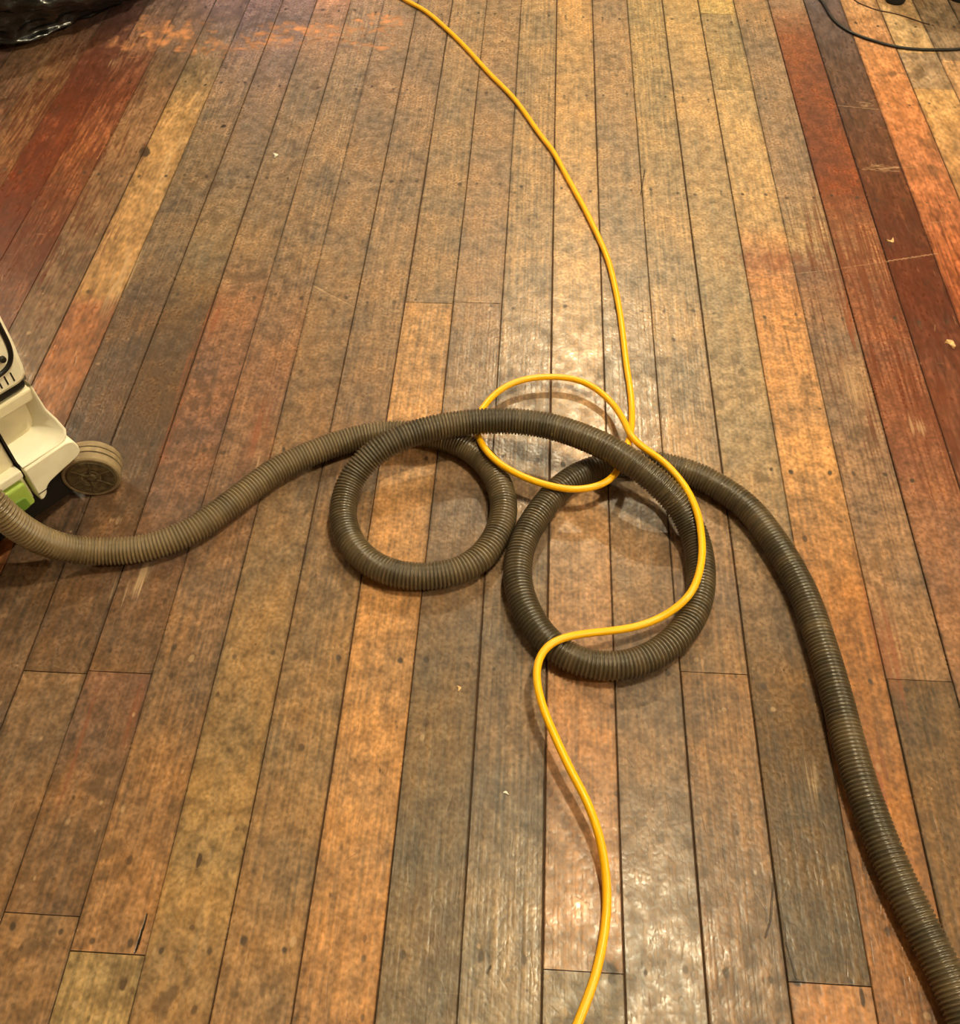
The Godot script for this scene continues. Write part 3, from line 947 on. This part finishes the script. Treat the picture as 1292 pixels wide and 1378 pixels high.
func build_extractor():
	var o := thing("dust_extractor", "cream and green dust extractor on wheels, cut by the left edge", "vacuum cleaner", VAC_O)
	o.basis = Basis(VAC_E, Vector3.UP, VAC_N)
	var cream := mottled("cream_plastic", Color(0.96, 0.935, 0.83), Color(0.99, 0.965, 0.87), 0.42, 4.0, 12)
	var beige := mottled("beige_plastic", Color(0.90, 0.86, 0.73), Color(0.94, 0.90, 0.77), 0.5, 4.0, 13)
	var black := mat("black_plastic", Color(0.045, 0.043, 0.04), 0.45)
	var green := mat("green_plastic", Color(0.66, 0.76, 0.34), 0.45)
	var greend := mat("dark_green_plastic", Color(0.42, 0.56, 0.20), 0.5)
	var W := -0.36
	var mir := func(p: Array) -> Array:
		var q := []
		for v in p:
			q.append(Vector2(W - v.x, v.y))
		q.reverse()
		return q
	# tank, its front set back behind the bumper
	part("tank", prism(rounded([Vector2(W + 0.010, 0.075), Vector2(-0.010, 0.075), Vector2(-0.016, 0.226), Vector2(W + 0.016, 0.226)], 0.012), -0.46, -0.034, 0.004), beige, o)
	# recessed front: pillars left and right, lip above
	part("front_lip", prism(rounded([Vector2(W + 0.018, 0.207), Vector2(-0.018, 0.207), Vector2(-0.014, 0.226), Vector2(W + 0.014, 0.226)], 0.005), -0.06, -0.011, 0.003), beige, o)
	# sloping frame that runs from the recess out to the bumper and up the side
	for side in [1.0, -1.0]:
		var inner := [Vector3(-0.0745, 0.146, -0.0335), Vector3(-0.050, 0.146, -0.0335), Vector3(-0.036, 0.1475, -0.0335), Vector3(-0.029, 0.152, -0.0335), Vector3(-0.0255, 0.160, -0.0335), Vector3(-0.024, 0.175, -0.0335), Vector3(-0.023, 0.192, -0.0335), Vector3(-0.023, 0.226, -0.0335)]
		var outer := [Vector3(-0.0745, 0.1325, 0.004), Vector3(-0.035, 0.1325, 0.004), Vector3(-0.018, 0.1325, 0.004), Vector3(-0.007, 0.136, 0.003), Vector3(-0.003, 0.145, 0.000), Vector3(-0.006, 0.163, -0.005), Vector3(-0.011, 0.182, -0.010), Vector3(-0.0135, 0.226, -0.012)]
		var rings := []
		for k in inner.size():
			var p: Vector3 = inner[k]
			var q: Vector3 = outer[k]
			var out := Vector3(0.0025 * clampf((q.y - 0.125) / 0.02, 0, 1), 0, 0)
			rings.append([p + Vector3(0, 0, -0.01), p, p.lerp(q, 0.12) + Vector3(0, 0, 0.0015), p.lerp(q, 0.90) + Vector3(0, 0.0004, 0.0006), q + out * 0.5 + Vector3(0, 0, -0.0012), q + out + Vector3(0, -0.0006, -0.005), Vector3(q.x + out.x - 0.001, q.y - 0.0012, -0.10)])
		var st := SurfaceTool.new()
		st.begin(Mesh.PRIMITIVE_TRIANGLES)
		st.set_smooth_group(0)
		for k in rings.size() - 1:
			for i in 6:
				var c := [rings[k][i], rings[k][i + 1], rings[k + 1][i + 1], rings[k + 1][i]]
				if side < 0:
					for j in 4:
						c[j] = Vector3(W - c[j].x, c[j].y, c[j].z)
					quad(st, c[3], c[2], c[1], c[0])
				else:
					quad(st, c[0], c[1], c[2], c[3])
		st.generate_normals()
		part("front_frame", st.commit(), cream, o)
	# bumper corners that reach over the castors
	var bump := [Vector2(-0.0755, 0.132), Vector2(-0.012, 0.133), Vector2(-0.002, 0.128), Vector2(0.002, 0.116), Vector2(0.001, 0.104), Vector2(-0.006, 0.099), Vector2(-0.030, 0.0945), Vector2(-0.054, 0.089), Vector2(-0.061, 0.083), Vector2(-0.064, 0.074), Vector2(-0.071, 0.069), Vector2(-0.0755, 0.070)]
	part("bumper", prism(rounded(bump, 0.005), -0.12, 0.006, 0.0022, true), cream, o)
	part("bumper", prism(rounded(mir.call(bump), 0.005), -0.12, 0.006, 0.0022, true), cream, o)
	part("bumper_seam", box_mesh(Vector3(-0.0745, 0.0815, 0.004), Vector3(-0.058, 0.0828, 0.0064)), black, o)
	# middle panel between two dark joints
	part("joint", box_mesh(Vector3(-0.0775, 0.112, -0.036), Vector3(-0.0755, 0.205, -0.004)), black, o)
	part("joint", box_mesh(Vector3(W + 0.0755, 0.112, -0.036), Vector3(W + 0.0775, 0.205, -0.004)), black, o)
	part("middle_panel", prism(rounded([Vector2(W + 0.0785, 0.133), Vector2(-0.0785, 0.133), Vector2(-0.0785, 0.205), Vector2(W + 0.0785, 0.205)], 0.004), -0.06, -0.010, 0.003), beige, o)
	part("middle_bumper", prism(rounded([Vector2(W + 0.0785, 0.120), Vector2(-0.0785, 0.120), Vector2(-0.0785, 0.1335), Vector2(W + 0.0785, 0.1335)], 0.004), -0.06, 0.004, 0.002), cream, o)
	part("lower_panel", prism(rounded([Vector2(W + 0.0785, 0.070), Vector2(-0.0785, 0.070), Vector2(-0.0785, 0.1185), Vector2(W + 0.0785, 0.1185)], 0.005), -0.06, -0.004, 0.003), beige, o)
	# green latch, its grip darker
	var latch := part("latch", prism(rounded([Vector2(-0.142, 0.072), Vector2(-0.082, 0.072), Vector2(-0.083, 0.1135), Vector2(-0.141, 0.1135)], 0.005), -0.02, 0.006, 0.003), green, o)
	latch.set_meta("label", "green latch")
	part("latch_grip", prism(rounded([Vector2(-0.134, 0.073), Vector2(-0.090, 0.073), Vector2(-0.092, 0.094), Vector2(-0.132, 0.094)], 0.006), 0.0, 0.0078, 0.0015), greend, latch)
	# dark seal between tank and head
	part("seal", prism(rounded([Vector2(W + 0.016, 0.226), Vector2(-0.016, 0.226), Vector2(-0.015, 0.243), Vector2(W + 0.015, 0.243)], 0.006), -0.45, -0.016, 0.004), black, o)
	var clip := box_mesh(Vector3(-0.017, 0.232, -0.05), Vector3(-0.0105, 0.262, -0.022))
	part("side_clip", clip, mat("grey_plastic", Color(0.40, 0.37, 0.32), 0.5), o)
	# head
	var head := rounded([Vector2(W + 0.012, 0.243), Vector2(-0.012, 0.243), Vector2(-0.0075, 0.30), Vector2(-0.0075, 0.44), Vector2(W + 0.0075, 0.44), Vector2(W + 0.0075, 0.30)], 0.017, 6)
	part("head", prism(head, -0.45, -0.006, 0.006, true), cream, o)
	# raised front panel inside a black, U-shaped groove
	var u := [Vector2(-0.0155, 0.42), Vector2(-0.0155, 0.335), Vector2(-0.016, 0.303), Vector2(-0.019, 0.287), Vector2(-0.026, 0.2765), Vector2(-0.036, 0.2730), Vector2(-0.055, 0.272), Vector2(-0.18, 0.272)]
	var ul: Array = u.duplicate()
	var ur: Array = mir.call(u)
	ur.remove_at(0)
	var line := []
	for p in ul + ur:
		line.append(Vector3(p.x, p.y, -0.0055))
	var path := smooth_path(line, 0.004, 2)
	part("black_trim", tube(path, even_radii(path.size(), 0.0032), 10, PackedColorArray(), 0.004), black, o)
	var knob := lathe([Vector2(0.0, 0.006), Vector2(0.0034, 0.006), Vector2(0.0042, 0.004), Vector2(0.0042, 0.0), Vector2(0.0, 0.0)], 14)
	var kn := part("screw", knob, black, o, Vector3(-0.0305, 0.2905, -0.007))
	kn.rotation.x = PI * 0.5
	var kn2 := part("screw", knob, black, o, Vector3(W + 0.0285, 0.2905, -0.007))
	kn2.rotation.x = PI * 0.5
	for k in 9:
		var sl := part("vent_slot", box_mesh(Vector3(-0.0009, -0.007, -0.002), Vector3(0.0009, 0.007, 0.0006)), black, o, Vector3(-0.0295 - 0.0085 * k, 0.2600, -0.006))
		sl.rotation.z = 0.0
	part("castor_light_block", box_mesh(Vector3(W + 0.02, 0.012, -0.44), Vector3(-0.018, 0.088, -0.03)), mat("castor_black", Color(0.06, 0.052, 0.042), 0.6), o)  # dark box for the castor bracket, reaching low to block light under the body
	# castors
	castor(o, Vector3(0.012, 0.0, -0.0185), Vector3(0.22, 0, 0.96))
	castor(o, Vector3(W + 0.02, 0.0, -0.03), Vector3(0.1, 0, 1.0))
	castor(o, Vector3(-0.03, 0.0, -0.40), Vector3(1, 0, 0.1))
	castor(o, Vector3(W + 0.03, 0.0, -0.40), Vector3(1, 0, 0.1))

func castor(o: Node3D, at: Vector3, facing: Vector3):
	# facing: world direction of the axle
	var ax := (o.basis.inverse() * facing).normalized()
	var b := Basis(ax.cross(Vector3.UP).normalized() * -1.0, ax, Vector3.UP)
	b.x = b.y.cross(b.z)
	var R := 0.0405
	var rubber := mottled("grey_rubber", Color(0.52, 0.445, 0.33), Color(0.60, 0.52, 0.39), 0.7, 12.0, 15)
	var hubm := mottled("dusty_hub", Color(0.30, 0.25, 0.165), Color(0.42, 0.355, 0.235), 0.75, 16.0, 16)
	var dark := mat("castor_black", Color(0.06, 0.052, 0.042), 0.6)
	var c := at + Vector3(0, R, 0)
	var prof := []
	var hw := 0.0185
	prof = [Vector2(0.006, hw - 0.001), Vector2(R - 0.006, hw - 0.001), Vector2(R - 0.0055, hw), Vector2(R - 0.0025, hw), Vector2(R - 0.0005, hw - 0.002), Vector2(R, hw - 0.004), Vector2(R, 0.0055), Vector2(R - 0.0022, 0.0050), Vector2(R - 0.0022, 0.0036), Vector2(R + 0.0002, 0.0031), Vector2(R + 0.0002, -0.0045), Vector2(R - 0.0022, -0.0050), Vector2(R - 0.0022, -0.0064), Vector2(R, -0.0069), Vector2(R, -hw + 0.003), Vector2(R - 0.003, -hw), Vector2(0.006, -hw)]
	var tyre := part("wheel", lathe(prof, 44), rubber, o, c)
	tyre.basis = b
	# dark lines in the tread
	for g in [0.0043, -0.0057]:
		part("tread_groove", lathe([Vector2(R - 0.004, g + 0.0009), Vector2(R - 0.0012, g + 0.0008), Vector2(R - 0.0012, g - 0.0008), Vector2(R - 0.004, g - 0.0009)], 44), dark, tyre)
	var hub := part("hub", lathe([Vector2(0.0, hw + 0.001), Vector2(0.006, hw + 0.001), Vector2(0.0075, hw - 0.0005), Vector2(0.013, hw - 0.0012), Vector2(0.017, hw + 0.0004), Vector2(R - 0.009, hw + 0.0006), Vector2(R - 0.006, hw - 0.0006), Vector2(R - 0.006, hw - 0.004), Vector2(0.0, hw - 0.004)], 40), hubm, tyre)
	hub.name = "hub"
	for k in 6:
		var rib := part("hub_rib", box_mesh(Vector3(0.008, hw - 0.003, -0.0010), Vector3(R - 0.008, hw + 0.0012, 0.0010)), hubm, tyre)
		rib.rotation.y = TAU * k / 6.0 + 0.35
	# fork: plate over the wheel and an arm on its inner side
	var f := part("castor_fork", prism(rounded([Vector2(-0.018, -0.012), Vector2(0.018, -0.012), Vector2(0.012, 0.024), Vector2(-0.012, 0.024)], 0.008), -0.004, 0.004, 0.001), dark, o, c)
	f.basis = Basis(b.x, Vector3.UP, b.x.cross(Vector3.UP))
	f.position += ax * -(hw + 0.006)

# ------------------------------------------------------------------ other things at the edges

func build_bag():
	var o := thing("garbage_bag", "shiny black plastic garbage bag on the floor at the top left corner", "bag", Vector3(-1.35, 0, -2.455))
	var n1 := FastNoiseLite.new()
	n1.seed = 21
	n1.frequency = 2.2
	n1.noise_type = FastNoiseLite.TYPE_CELLULAR
	n1.cellular_return_type = FastNoiseLite.RETURN_DISTANCE2_SUB
	var n2 := FastNoiseLite.new()
	n2.seed = 22
	n2.frequency = 7.0
	n2.fractal_type = FastNoiseLite.FRACTAL_RIDGED
	n2.fractal_octaves = 3
	var st := SurfaceTool.new()
	st.begin(Mesh.PRIMITIVE_TRIANGLES)
	st.set_smooth_group(0)
	var nu := 320
	var nv := 200
	var grid := []
	for j in nv + 1:
		var row := []
		var t := float(j) / nv
		for i in nu:
			var an := TAU * i / nu
			var el := lerpf(-PI * 0.5, PI * 0.5, t)
			var d := Vector3(cos(an) * cos(el), sin(el), sin(an) * cos(el))
			var k := 1.0 + 0.075 * n2.get_noise_3d(d.x * 0.16, d.y * 0.5, d.z * 0.16) + 0.03 * n2.get_noise_3d(d.x * 0.5 + 3.0, d.y * 0.2, d.z * 0.5) - 0.06 * n1.get_noise_3d(d.x * 0.6, d.y * 0.7, d.z * 0.6)
			# sharp folds in the film, some along, some down
			for f in 6:
				var e0 := -0.85 + 0.17 * f + 0.10 * sin(an * 2.0 + f * 1.7) + 0.04 * sin(an * 7.0 + f)
				k += 0.022 * exp(-pow((el - e0) / 0.030, 2.0)) * clampf(0.5 + sin(an * 3.0 + f * 2.1), 0.0, 1.0)
			for f in 14:
				var a0 := fposmod(f * TAU / 14.0 + 0.6 * el * sin(f * 2.3) + 0.15 * sin(f * 5.0) - an + PI, TAU) - PI
				k += 0.020 * exp(-pow(a0 / 0.035, 2.0)) * clampf(0.4 + sin(el * 4.0 + f * 1.3), 0.0, 1.0)
			var p := Vector3(d.x * 0.44 * k, d.y * 0.30 * k + 0.19, d.z * 0.42 * k)
			# the neck gathered on top
			if t > 0.9:
				p.y += (t - 0.9) * 1.1
				var g := 1.0 - (t - 0.9) * 3.0
				p.x *= g
				p.z *= g
			# slack plastic spreading on the floor
			if p.y < 0.03:
				var low := clampf((0.03 - p.y) / 0.12, 0, 1)
				p.y = lerpf(0.03, 0.001, minf(low * 1.8, 1.0))
			row.append(p)
		grid.append(row)
	for j in nv:
		for i in nu:
			var i2 := (i + 1) % nu
			quad(st, grid[j][i], grid[j][i2], grid[j + 1][i2], grid[j + 1][i])
	st.index()
	st.generate_normals()
	var m := mat("bag_film", Color(0.075, 0.08, 0.085), 0.22, 0.6)
	part("bag_body", st.commit(), m, o)
	var k := lathe([Vector2(0.0, 0.05), Vector2(0.02, 0.048), Vector2(0.035, 0.03), Vector2(0.03, 0.012), Vector2(0.036, 0.0), Vector2(0.0, -0.01)], 18)
	part("knot", k, m, o, Vector3(0, 0.545, 0))

func build_cables():
	var m := mat("black_cable", Color(0.07, 0.055, 0.045), 0.5)
	var f := 0.0034
	var line := smooth_path(pts([[1070, -70, f], [1098, -10, f], [1109, 6, f], [1118, 22, f], [1130, 34, f], [1146, 44, f], [1164, 51, f], [1186, 58, f], [1206, 63, f], [1230, 66, f], [1256, 67, f], [1292, 66, f], [1340, 62, f], [1400, 50, f]]), 0.002, 4)
	single("cable", tube(line, even_radii(line.size(), 0.0032), 10, PackedColorArray(), 0.002), m, "black cable curving over the boards in the top right corner", "cable")
	var g := 0.0016
	var thin := smooth_path(pts([[1120, -30, g], [1150, 0, g], [1166, 8, g], [1182, 14, g], [1200, 17, g], [1224, 24, g], [1240, 30, g], [1256, 34, g]]), 0.002, 4)  # thin brown tube following a narrow line on the boards
	single("thin_line", tube(thin, even_radii(thin.size(), 0.0013), 8, PackedColorArray(), 0.002), mat("thin_line_brown", Color(0.30, 0.20, 0.13), 0.6), "thin brown line lying inside the bend of the black cable", "thin_line")

func build_case():
	var o := thing("equipment_case", "black equipment case on round rubber feet at the top right edge", "case", Vector3(1.06, 0, -2.66))
	o.rotation.y = 0.13
	var black := mottled("case_black", Color(0.075, 0.07, 0.065), Color(0.10, 0.095, 0.09), 0.6, 6.0, 31)
	var rub := mat("foot_rubber", Color(0.05, 0.047, 0.045), 0.7)
	part("case_body", prism(rounded([Vector2(-0.27, 0.05), Vector2(0.27, 0.05), Vector2(0.27, 0.36), Vector2(-0.27, 0.36)], 0.02), -0.20, 0.14, 0.008), black, o)
	part("case_lid", prism(rounded([Vector2(-0.265, 0.362), Vector2(0.265, 0.362), Vector2(0.265, 0.42), Vector2(-0.265, 0.42)], 0.015), -0.19, 0.13, 0.006), black, o)
	var foot := lathe([Vector2(0.0, 0.051), Vector2(0.020, 0.051), Vector2(0.024, 0.006), Vector2(0.022, 0.0), Vector2(0.0, 0.0)], 20)
	for p in [Vector2(-0.215, 0.175), Vector2(-0.055, 0.175), Vector2(0.2, 0.12), Vector2(-0.215, -0.16), Vector2(0.215, -0.16)]:
		part("foot", foot, rub, o, Vector3(p.x, 0, p.y))

func chip_mesh(l: float, w: float, h: float) -> ArrayMesh:
	# a curled splinter
	var st := flat_tool()
	var n := 6
	var rows := []
	for k in n:
		var t := float(k) / (n - 1)
		var ww := w * (0.35 + 0.65 * sin(PI * clampf(t * 0.9 + 0.08, 0, 1)))
		var y := h * (0.25 + 3.0 * (t - 0.5) * (t - 0.5))
		var off := w * 0.5 * sin(t * 4.0)
		rows.append([Vector3(-ww * 0.5 + off, 0.0002, (t - 0.5) * l), Vector3(-ww * 0.35 + off, y, (t - 0.5) * l), Vector3(ww * 0.35 + off, y * 0.8, (t - 0.5) * l), Vector3(ww * 0.5 + off, 0.0002, (t - 0.5) * l)])
	for k in n - 1:
		for i in 3:
			quad(st, rows[k][i], rows[k][i + 1], rows[k + 1][i + 1], rows[k + 1][i])
		quad(st, rows[k][3], rows[k][0], rows[k + 1][0], rows[k + 1][3])
	quad(st, rows[0][3], rows[0][2], rows[0][1], rows[0][0])
	quad(st, rows[n - 1][0], rows[n - 1][1], rows[n - 1][2], rows[n - 1][3])
	return done(st)

func build_chips():
	var pale := mottled("pale_wood", Color(0.80, 0.62, 0.40), Color(0.90, 0.76, 0.55), 0.7, 30.0, 41)
	var white := mat("white_chip", Color(0.86, 0.84, 0.78), 0.6)
	var list := [
		[1279, 464, 0.018, 0.012, 0.006, 0.9, pale, "wood_chip", "pale wood chip on the dark red boards by the right edge", "wood chip"],
		[1198, 324, 0.013, 0.007, 0.004, -0.9, pale, "wood_chip", "small pale wood chip beside the bright orange board", "wood chip"],
		[370, 210, 0.012, 0.008, 0.004, 0.6, white, "paint_chip", "small white flake on the brown boards below the sanded patches", "flake"],
		[681, 1068, 0.007, 0.003, 0.002, 1.4, white, "paint_chip", "tiny white flake left of the yellow cord near the bottom", "flake"],
		[617, 927, 0.007, 0.004, 0.002, 0.4, pale, "wood_chip", "tiny pale wood chip on the dark board between both coils and the bottom", "wood chip"],
	]
	for e in list:
		var o := single(e[7], chip_mesh(e[2], e[3], e[4]), e[6], e[8], e[9], px(e[0], e[1]) + Vector3(0, 0.0004, 0))
		o.rotation.y = e[5]
